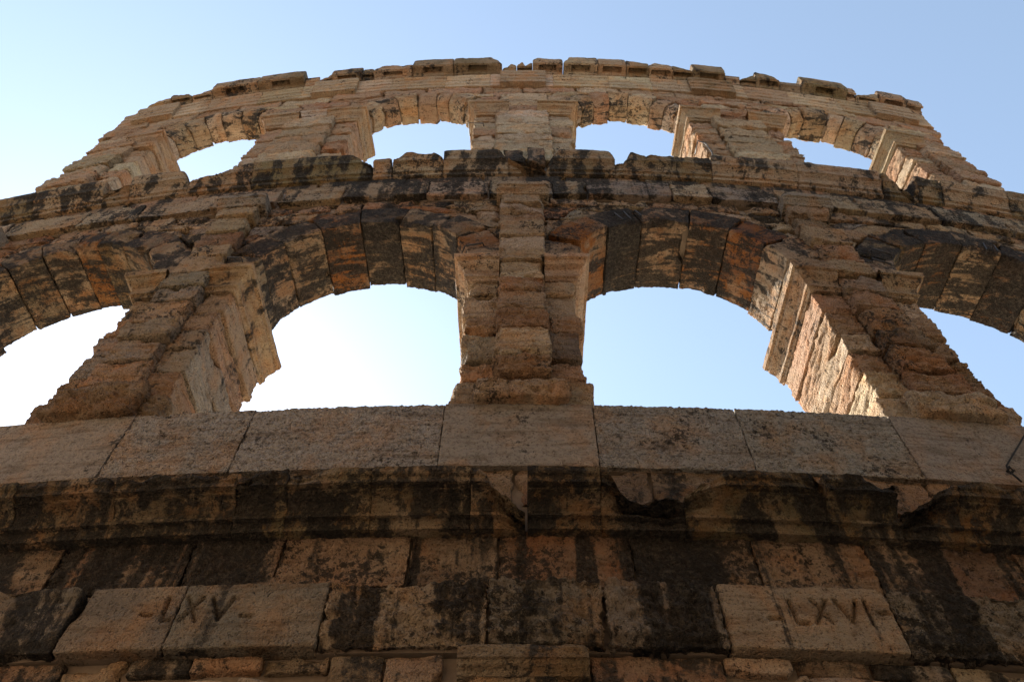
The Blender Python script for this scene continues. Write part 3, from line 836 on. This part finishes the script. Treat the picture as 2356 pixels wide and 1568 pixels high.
for a, b_, lim in CJ2:
    moulding('cornice_block', c2, a, b_, C2, M_STONE, jit(OLIVE if rnd.random() < .7 else TAN, .12), .045, .035, .015, streak=.7, soot=rnd.uniform(.45, .68), clamp=(zlimit(lim, .035) if lim else None), ochre=.2, endr=.05)

# ================================================================== top storey
L3 = dict(zc=25.50, r=1.65, ring=.60)
H3 = 1.34
# how far the broken ends reach, by height
END_R = ([21.4, 24.6, 26.4, 27.4, 28.6, 30.2, 33.2], [12.25, 12.40, 12.60, 12.8, 13.2, 13.8, 14.0])
END_L = ([21.4, 23.9, 26.4, 27.8, 30.6, 33.2], [12.35, 12.42, 12.8, 13.15, 13.8, 13.9])
def end_at(z, side):                     # z in survey heights
    t = END_R if side > 0 else END_L
    return abs(sm(side * float(np.interp(z, t[0], t[1])), z))
def clip_end(k, side, s, z):
    return min(s, end_at(z, side)) if side > 0 else max(s, -end_at(z, side))

sl = core('sill', wall, (-12.1, 12.1, 21.35, 21.56, -1.0, -.12), M_MORTAR)
for a, b_ in zip(*(lambda r_: (r_[:-1], r_[1:]))(runs(-12.2, 12.2, 1.0, 1.8))):
    block('sill_stone', sl, (a, b_, 21.4, 21.62 + rnd.uniform(0, .12), -.9, -.04), M_STONE, pick(TAN, GREY, BROWN), .12, .05, .04, .02, soot=.5)
for k in KS:
    ax = AX + .04 + 6 * k
    st = .047
    sL, sR = ax - H3, ax + H3
    if k == 2: sR = ax + .25
    if k == -2: sL = ax - .35
    pr = core('pier', wall, (sL + .26, sR - .26, 21.4, 27.1, -.95, -.22), M_MORTAR)
    zf = courses(21.45, 26.30, .5, .85)
    for i, (z0, z1) in enumerate(zip(zf[:-1], zf[1:])):
        c_ = rnd.choice([TAN, CREAM, PINK, PINK, CREAM, RED] if k else [CREAM, CREAM, TAN, PINK])
        for side in (-1, 1):
            if side < 0: a, b_ = sL + rnd.uniform(-.04, .06), ax - .68
            else: a, b_ = ax + .68, sR + rnd.uniform(-.06, .04)
            if k == 2 and side > 0 or k == -2 and side < 0:
                continue
            pinky = c_ in (PINK, RED)
            block('pier_stone', pr, (a, b_, z0, z1, -1.1, rnd.uniform(-.04, .03)), M_STONE, jit(c_), st, .07, .055 if pinky else .04, .04 if pinky else .025, soot=.05, edge=1.3)
    zp = courses(21.45, 29.0, .6, 1.0)
    for i, (z0, z1) in enumerate(zip(zp[:-1], zp[1:])):
        c_ = rnd.choice([WHITE, CREAM, CREAM] if k == 0 else [TAN, CREAM, PINK, TAN, RED])
        if i >= len(zp) - 4: c_ = rnd.choice([PINK, RED, CREAM, PINK])
        a, b_ = ax - .74 + rnd.uniform(-.03, .03), ax + .74 + rnd.uniform(-.03, .03)
        a = max(a, -end_at(z0, -1)) if k == -2 else a
        b_ = min(b_, end_at(z0, 1)) if k == 2 else b_
        big = z0 < 26.4
        block('pilaster_stone', pr, (a, b_, z0, z1, -.4, (.15 if big else .08) + rnd.uniform(-.04, .04)), M_STONE, jit(c_), st, .08, .05, .04, soot=.03 if big else .08, edge=1.3)
    if k == 0:   # what is left of the pilaster base, standing in the gap of the cornice
        for a, b_, zt in ((-.42, .16, 21.92), (.17, .60, 22.1)):
            block('pilaster_base', pr, (a, b_, 21.0, zt, -.2, .26), M_STONE, jit(BROWN), .05, .05, .03, .02, soot=.7)
    for side in (-1, 1):
        if (k == 2 and side > 0) or (k == -2 and side < 0): continue
        impost(pr, ax, side, H3 - .03, 26.30, -1.2, 0.0, jit(TAN), .12, 1.0, .9)
    # spandrel
    Ro = L3['r'] + L3['ring']
    sp = core('spandrel', wall, (0, 1, 27.1, 30.1, -.7, -.18), M_MORTAR, step=.15,
              mapf=(lambda A, ax=ax: np.stack([np.clip(ax + (A[:, 0] * 2 - 1) * (3.0 - np.where(A[:, 1] < L3['zc'] + Ro - .1, np.sqrt(np.clip((Ro - .1) ** 2 - (A[:, 1] - L3['zc']) ** 2, 0, None)), 0)), -12.2, 12.2), A[:, 1], A[:, 2]], 1)))
    ext = spandrel_halves(L3['zc'], Ro, .74)
    for side in (-1, 1):
        zs = [27.1, 27.7, 28.3, 28.85, 29.45, 30.2] if rnd.random() < .5 else [27.1, 27.55, 28.2, 28.7, 29.3, 29.75, 30.2]
        broken = (k == 2 and side > 0) or (k == -2 and side < 0)
        for z0, z1 in zip(zs[:-1], zs[1:]):
            zm = float(Zm(.5 * (z0 + z1)))
            wmid = float(ext(np.array([zm]))[0])
            if zm > L3['zc'] + Ro: wmid = 3.0
            if broken: continue
            inn = .70 if zm < 27.2 else 0.0
            cuts = [0, 1] if wmid - inn < 1.3 else [0, rnd.uniform(.42, .58), 1]
            for c0, c1 in zip(cuts[:-1], cuts[1:]):
                L = max(.08, (wmid - inn) * (c1 - c0))
                if L < .12: continue
                def mp(A, side=side, ax=ax, c0=c0, c1=c1, L=L, zm=zm, inn=inn):
                    e = (np.minimum(ext(A[:, 1]), 3.0) if zm < L3['zc'] + Ro else np.full(len(A), 3.0)) - .02
                    t = c0 + (A[:, 0] / L) * (c1 - c0)
                    return np.stack([ax + side * (inn + t * np.maximum(e - inn, .03)), A[:, 1], A[:, 2]], 1)
                o = block('spandrel_stone', sp, (0, L, z0, z1, -.45, rnd.uniform(-.03, .03)), M_STONE, pick(PINK, PINK, TAN, CREAM, RED), st, .06, .045, .035, soot=.06, mapf=mp)
                if side < 0: o.data.flip_normals()
# the torn ends: courses that step out with height, the start of arches now lost
for side in (-1, 1):
    ends = core('broken_end', wall, (side * 12.2 - .35, side * 12.2 + .0 if side < 0 else 12.2, 21.5, 30.1, -.7, -.1), M_MORTAR) if side > 0 else \
           core('broken_end', wall, (-12.3, -11.7, 21.5, 30.1, -.7, -.1), M_MORTAR)
    ends['label'] = 'torn toothed end of the top storey, ' + ('right side' if side > 0 else 'left side')
    zs = courses(21.5, 30.2, .45, .8)
    for z0, z1 in zip(zs[:-1], zs[1:]):
        e = end_at(.5 * (z0 + z1), side) + rnd.uniform(-.1, .1)
        inn = 12.5 if e > 12.7 else 12.0
        a, b_ = (inn - .6, e) if side > 0 else (-e, -(inn - .6))
        block('pier_stone', ends, (a, b_, z0, z1, -.95, rnd.uniform(-.05, .06)), M_STONE, pick(TAN, CREAM, PINK, PINK, RED), .07, .08, .06, .04, soot=.08, edge=1.4)

for ka in (-1.5, -.5, .5, 1.5):
    sc = AX + .04 + 6 * ka
    ar = ring_core('arch', sc, L3['zc'], L3['r'] + .08, L3['r'] + L3['ring'] - .14, -.68, -.3)
    degs = [-90] + list(np.linspace(-66, 66, 8) + np.array([rnd.uniform(-3, 3) for _ in range(8)])) + [90]
    voussoirs(ar, sc, L3['zc'], L3['r'], L3['ring'], -.80, .03, degs, [pick(CREAM, TAN, CREAM, PINK, TAN) for _ in range(9)], .055, .06, .04,
              [rnd.uniform(.42, .66) for _ in range(9)], chamf=.30, back=.05, och=[rnd.uniform(0, .4) for _ in range(9)])

# three-banded architrave and the projecting pieces over the pilasters
UA = [(0, 30.14), (.035, 30.15), (.04, 30.45), (.065, 30.47), (.07, 30.80), (.095, 30.82), (.10, 31.12), (.125, 31.15), (.15, 31.24), (.15, 31.32), (0, 31.36)]
a3 = core('architrave', wall, (-12.4, 12.4, 30.16, 31.34, -.7, -.05), M_MORTAR)
a3['label'] = 'three-banded pale architrave of the top storey'
js = [sm(x, 31) for x in [-13.5, -12.2, -10.4, -8.6, -7.2, -5.3, -4.2, -2.4, -.95, 1.1, 2.9, 4.3, 5.2, 7.4, 8.9, 10.6, 12.2, 13.7]]
for a, b_ in zip(js[:-1], js[1:]):
    moulding('architrave_block', a3, a, b_, UA, M_STONE, pick(CREAM, WHITE, CREAM, TAN), .09, .05, .012, soot=.08, endr=.03)
for k in KS:
    ax = AX + .04 + 6 * k
    hw = .72
    UAP = [(0, 30.12), (.16, 30.14), (.165, 30.42), (.195, 30.45), (.20, 30.75), (.23, 30.78), (.235, 31.05), (.27, 31.12), (.28, 31.3), (0, 31.33)]
    moulding('architrave_block', a3, ax - hw, ax + hw, UAP, M_STONE, pick(TAN, OLIVE, TAN), .07, .05, .012, soot=.25, endr=.05)

# crowning cornice with sunk coffers between the brackets
c3 = core('cornice', wall, (-12.4, 12.4, 31.36, 32.0, -.7, -.04), M_MORTAR)
c3['label'] = 'crowning cornice with sunk coffers, its top edge broken against the sky'
def top_block(s0, s1, wmax, ztop, zl=None, cof=True):
    # bed moulding, bracket zone, crown
    zb = 31.36
    P = [(0, zb), (.10, zb + .01), (.12, zb + .10), (.16, zb + .13), (.17, zb + .22), (wmax - .06, zb + .30), (wmax, zb + .34), (wmax + .01, zb + .5), (wmax + .035, zb + .58), (wmax + .04, ztop - .03), (wmax, ztop), (-.5, ztop + .02)]
    spots = []
    if cof and wmax > .3:
        n = max(1, int((s1 - s0) / .85))
        for i in range(n):
            c = s0 + (s1 - s0) * (i + .5) / n
            spots.append((c - .30, c + .30))
    lim = zlimit(zl, .05) if zl else None
    def cl(A, seed):
        A = A.copy()
        for a, b_ in spots:
            u = np.minimum(A[:, 0] - a, b_ - A[:, 0]); v = np.minimum(A[:, 2] - .19, wmax - .075 - A[:, 2])
            m_ = np.clip(np.minimum(u, v) / .02, 0, 1) * (A[:, 1] < Zm(zb + .36))
            A[:, 1] = A[:, 1] + .14 * m_
        return lim(A, seed) if lim else A
    return moulding('cornice_block', c3, s0, s1, P, M_STONE, pick(TAN, OLIVE, TAN), .045, .03, .012, soot=rnd.uniform(.35, .55), clamp=cl, endr=.05)
TOP = [(-13.0, -12.0, .30, 32.1, [(-13.0, 31.7), (-12.6, 32.0), (-12, 32.1)]), (-12.0, -11.2, .36, 32.2, [(-12, 32.2), (-11.4, 32.0), (-11.2, 31.9)]), (-11.19, -10.46, .33, 32.15, [(-11.2, 31.9), (-10.5, 32.2)]), (-10.45, -8.84, .44, 32.4, None), (-8.83, -7.25, .44, 32.4, None),
       (-7.24, -6.75, .26, 31.95, None), (-6.74, -6.32, .31, 32.05, [(-6.75, 31.8), (-6.35, 32.1)]), (-6.31, -5.27, .38, 32.25, None), (-5.26, -4.9, .33, 32.1, None), (-4.89, -3.57, .38, 32.25, [(-4.9, 32.1), (-4.6, 32.3), (-3.6, 32.2)]), (-3.56, -2.2, .45, 32.45, None),
       (-2.19, -.58, .46, 32.45, [(-2.2, 32.5), (-.95, 32.5), (-.75, 32.2), (-.6, 31.9)]), (-.57, -.1, .30, 32.1, [(-.55, 31.8), (-.3, 32.1), (-.1, 32.0)]), (-.09, .43, .35, 32.2, [(-.1, 32.0), (.1, 32.2), (.2, 32.0), (.42, 32.2)]), (.44, 1.44, .45, 32.45, [(.45, 32.3), (.6, 32.5), (1.0, 32.35), (1.4, 32.4)]),
       (1.47, 2.6, .46, 32.5, [(1.47, 32.1), (1.66, 32.6), (2.6, 32.6)]), (2.61, 3.55, .45, 32.45, None), (3.56, 4.3, .44, 32.4, [(3.57, 32.5), (4.2, 32.25)]), (4.31, 5.1, .42, 32.35, [(4.3, 32.2), (4.6, 32.4), (5.1, 32.3)]), (5.11, 5.77, .40, 32.35, [(5.1, 32.35), (5.75, 32.0)]), (5.78, 6.87, .45, 32.5, None),
       (6.88, 7.4, .28, 31.95, None), (7.41, 7.93, .34, 32.15, [(7.4, 31.9), (7.9, 32.25)]), (7.94, 8.77, .42, 32.4, [(7.95, 32.5), (8.4, 32.4), (8.6, 32.1), (8.75, 31.8)]), (8.78, 9.49, .30, 32.0, None), (9.5, 11.08, .45, 32.5, None), (11.09, 11.4, .38, 32.2, None), (11.41, 12.23, .34, 32.2, [(11.4, 31.9), (12.2, 32.25)]),
       (12.24, 13.2, .43, 32.45, None), (13.21, 13.8, .38, 32.25, None)]
TOP = [(sm(a, 32), sm(b_, 32), w_, z_, None if l is None else [(sm(p, 32), q) for p, q in l]) for a, b_, w_, z_, l in TOP]
for s0, s1, wm, zt, zl in TOP:
    top_block(s0, s1, wm, zt, zl)

# ------------------------------------------------------------------ iron cramps
def tube(name, pts, rad, mat, parent, n=6):
    pts = [Vector(p) for p in pts]
    V = []; F = []
    for i, p in enumerate(pts):
        t = (pts[min(i + 1, len(pts) - 1)] - pts[max(i - 1, 0)]).normalized()
        a = t.orthogonal().normalized(); b_ = t.cross(a)
        for j in range(n):
            an = 2 * math.pi * j / n
            V.append(p + (a * math.cos(an) + b_ * math.sin(an)) * rad)
    for i in range(len(pts) - 1):
        for j in range(n):
            F.append((i * n + j, i * n + (j + 1) % n, (i + 1) * n + (j + 1) % n, (i + 1) * n + j))
    F.append(tuple(range(n))[::-1]); F.append(tuple((len(pts) - 1) * n + j for j in range(n)))
    return link_mesh(name, np.array([tuple(v) for v in V]), F, mat, parent, True)
def wp(s, z, w):
    return tuple(to_world(np.array([[sm(s, z), float(Zm(z)), w]]))[0])
CR = [[(-.60, 16.32, .04), (-.62, 16.31, .10), (-.86, 16.20, .10), (-.93, 16.16, .10), (-.98, 15.98, .02)],
      [(1.89, 17.99, .02), (1.90, 17.98, .09), (2.02, 17.64, .09), (2.03, 17.62, .0)], [(2.08, 18.09, .02), (2.09, 18.08, .09), (2.18, 17.69, .09), (2.19, 17.67, .0)], [(2.31, 18.2, .02), (2.32, 18.18, .09), (2.41, 17.89, .09), (2.42, 17.87, 0)],
      [(6.6, 16.87, .02), (6.61, 16.87, .10), (6.91, 16.67, .10), (6.92, 16.66, 0)], [(6.4, 16.35, .02), (6.41, 16.35, .10), (6.70, 16.17, .10), (6.71, 16.16, 0)],
      [(-5.23, 16.19, .02), (-5.22, 16.19, .09), (-4.95, 16.12, .09), (-4.93, 16.10, .06), (-4.93, 15.98, -.3)],
      [(9.28, 17.97, .02), (9.28, 17.96, .1), (9.18, 17.6, .1), (9.18, 17.58, 0)], [(9.48, 17.93, .02), (9.48, 17.92, .1), (9.42, 17.62, .1), (9.42, 17.6, 0)],
      [(4.60, 23.94, -.3), (4.60, 23.92, .06), (4.75, 23.7, .07), (4.76, 22.9, .07), (4.76, 22.6, .0)], [(-1.34, 25.25, -.3), (-1.36, 25.25, .07), (-.95, 25.08, .08), (-.94, 25.06, 0)]]
for c_ in CR:
    tube('iron_cramp', [wp(*p) for p in c_], .016, M_IRON, wall)

# ------------------------------------------------------------------ the cable at the right, fixed at the foot of the parapet
cab = tube('cable', [wp(5.70, 9.62, .12), wp(5.70, 9.74, .10), wp(5.68, 9.86, .09), wp(5.70, 9.95, .10), wp(5.98, 10.29, .09), wp(6.26, 10.63, .09), wp(6.5, 10.90, .09), wp(6.55, 10.96, .0), wp(6.55, 11.0, -.15)], .013, M_CABLE, None)
cab['label'] = 'thin black cable tied to the grey parapet at the right edge'
cab['category'] = 'cable'
kn = tube('knot', [wp(5.66, 9.84, .09), wp(5.70, 9.90, .12), wp(5.74, 9.86, .1), wp(5.69, 9.83, .08)], .02, M_CABLE, cab)

# ------------------------------------------------------------------ the houses across the street, unseen behind the camera, sized and toned to darken the lower wall
def bx(x0, x1, y0, y1, z0, z1):
    V = np.array([(x, y, z) for x in (x0, x1) for y in (y0, y1) for z in (z0, z1)], float)
    F = [(0, 1, 3, 2), (4, 6, 7, 5), (0, 4, 5, 1), (2, 3, 7, 6), (0, 2, 6, 4), (1, 5, 7, 3)]
    return V, F
def put(name, boxes, mat, parent):
    V = []; F = []
    for b_ in boxes:
        v, f = bx(*b_); n = len(V); V += [tuple(q) for q in v]; F += [tuple(i + n for i in q) for q in f]
    return link_mesh(name, np.array(V), F, mat, parent, False)
M_GLASS = simple_mat('window_glass', (0.03, 0.035, 0.04), 0.1, 1, 0.1, 0, 0)
M_SHUT = simple_mat('green_shutter', (0.05, 0.09, 0.06), 0.6, 5, 0.2)
M_TILE = simple_mat('roof_tiles', (0.30, 0.15, 0.09), 0.9, 9, 0.35)
M_TRIM = simple_mat('stone_trim', (0.50, 0.45, 0.37), 0.9, 9, 0.15)
M_DOOR = simple_mat('door_wood', (0.12, 0.07, 0.04), 0.6, 6, 0.3)
YF = -11.0
HOUSES = [(-44, -30.02, 19.5, (0.38, 0.27, 0.15), 'unseen ochre plastered house across the street, farthest left behind the viewer'), (-30, -14.02, 21.5, (0.40, 0.30, 0.19), 'unseen tall sand-coloured house across the street, left behind the viewer'),
          (-14, 5.98, 20.5, (0.34, 0.23, 0.15), 'unseen brick-pink house across the street, directly behind the viewer'),
          (6, 22.98, 22.0, (0.42, 0.33, 0.22), 'unseen tallest cream house across the street, right behind the viewer'), (23, 40, 19.5, (0.34, 0.22, 0.13), 'unseen low russet house across the street, farthest right behind the viewer')]
for hx0, hx1, hh, hc, lab in HOUSES:
    hs = bpy.data.objects.new('town_house', None); COL.objects.link(hs)
    hs['label'] = lab; hs['category'] = 'house'; hs['group'] = 'houses across the street'
    hm = simple_mat('plaster', hc, 0.95, 0.8, 0.12)
    nb = int((hx1 - hx0) / 3.4); pw = (hx1 - hx0) / nb
    fl = [(1.0, 2.9)] + [(4.6 + 3.3 * i, 6.5 + 3.3 * i) for i in range(int((hh - 5.2) / 3.3))]
    # wall built round the window openings
    wb = [(hx0, hx1, YF - 9, YF - .35, 0, hh)]
    zprev = 0.0
    for (z0, z1) in fl:
        wb.append((hx0, hx1, YF - .35, YF, zprev, z0))
        for i in range(nb):
            c = hx0 + pw * (i + .5)
            wb.append((hx0 + pw * i, c - .55, YF - .35, YF, z0, z1)); wb.append((c + .55, hx0 + pw * (i + 1), YF - .35, YF, z0, z1))
        zprev = z1
    wb.append((hx0, hx1, YF - .35, YF, zprev, hh))
    hw_ = put('wall', wb, hm, hs)
    rf = put('roof', [(hx0 - .2, hx1 + .2, YF - 9.3, YF + .6, hh, hh + .18)], M_TILE, hs)
    put('eaves_cornice', [(hx0, hx1, YF, YF + .3, hh - .35, hh)], M_TRIM, hs)
    for fi, (z0, z1) in enumerate(fl):
        for i in range(nb):
            c = hx0 + pw * (i + .5)
            if fi == 0 and i == nb // 2:
                put('door', [(c - .55, c + .55, YF - .2, YF - .12, 1.0, 2.9)], M_DOOR, hs); continue
            w_ = put('window', [(c - .55, c - .48, YF - .2, YF - .12, z0, z1), (c + .48, c + .55, YF - .2, YF - .12, z0, z1), (c - .03, c + .03, YF - .2, YF - .12, z0, z1), (c - .55, c + .55, YF - .19, YF - .13, z1 - .07, z1)], M_TRIM, hs)
            put('pane', [(c - .48, c + .48, YF - .17, YF - .16, z0, z1 - .07)], M_GLASS, w_)
            put('sill', [(c - .7, c + .7, YF - .1, YF + .12, z0 - .1, z0)], M_TRIM, w_)
            if fi:
                for sd in (-1, 1):
                    a_, b_ = sorted((c + sd * .57, c + sd * 1.1)); put('shutter', [(a_, b_, YF + .01, YF + .06, z0, z1)], M_SHUT, w_)

for o in bpy.data.objects:
    if '_c' in o.keys():
        del o['_c']
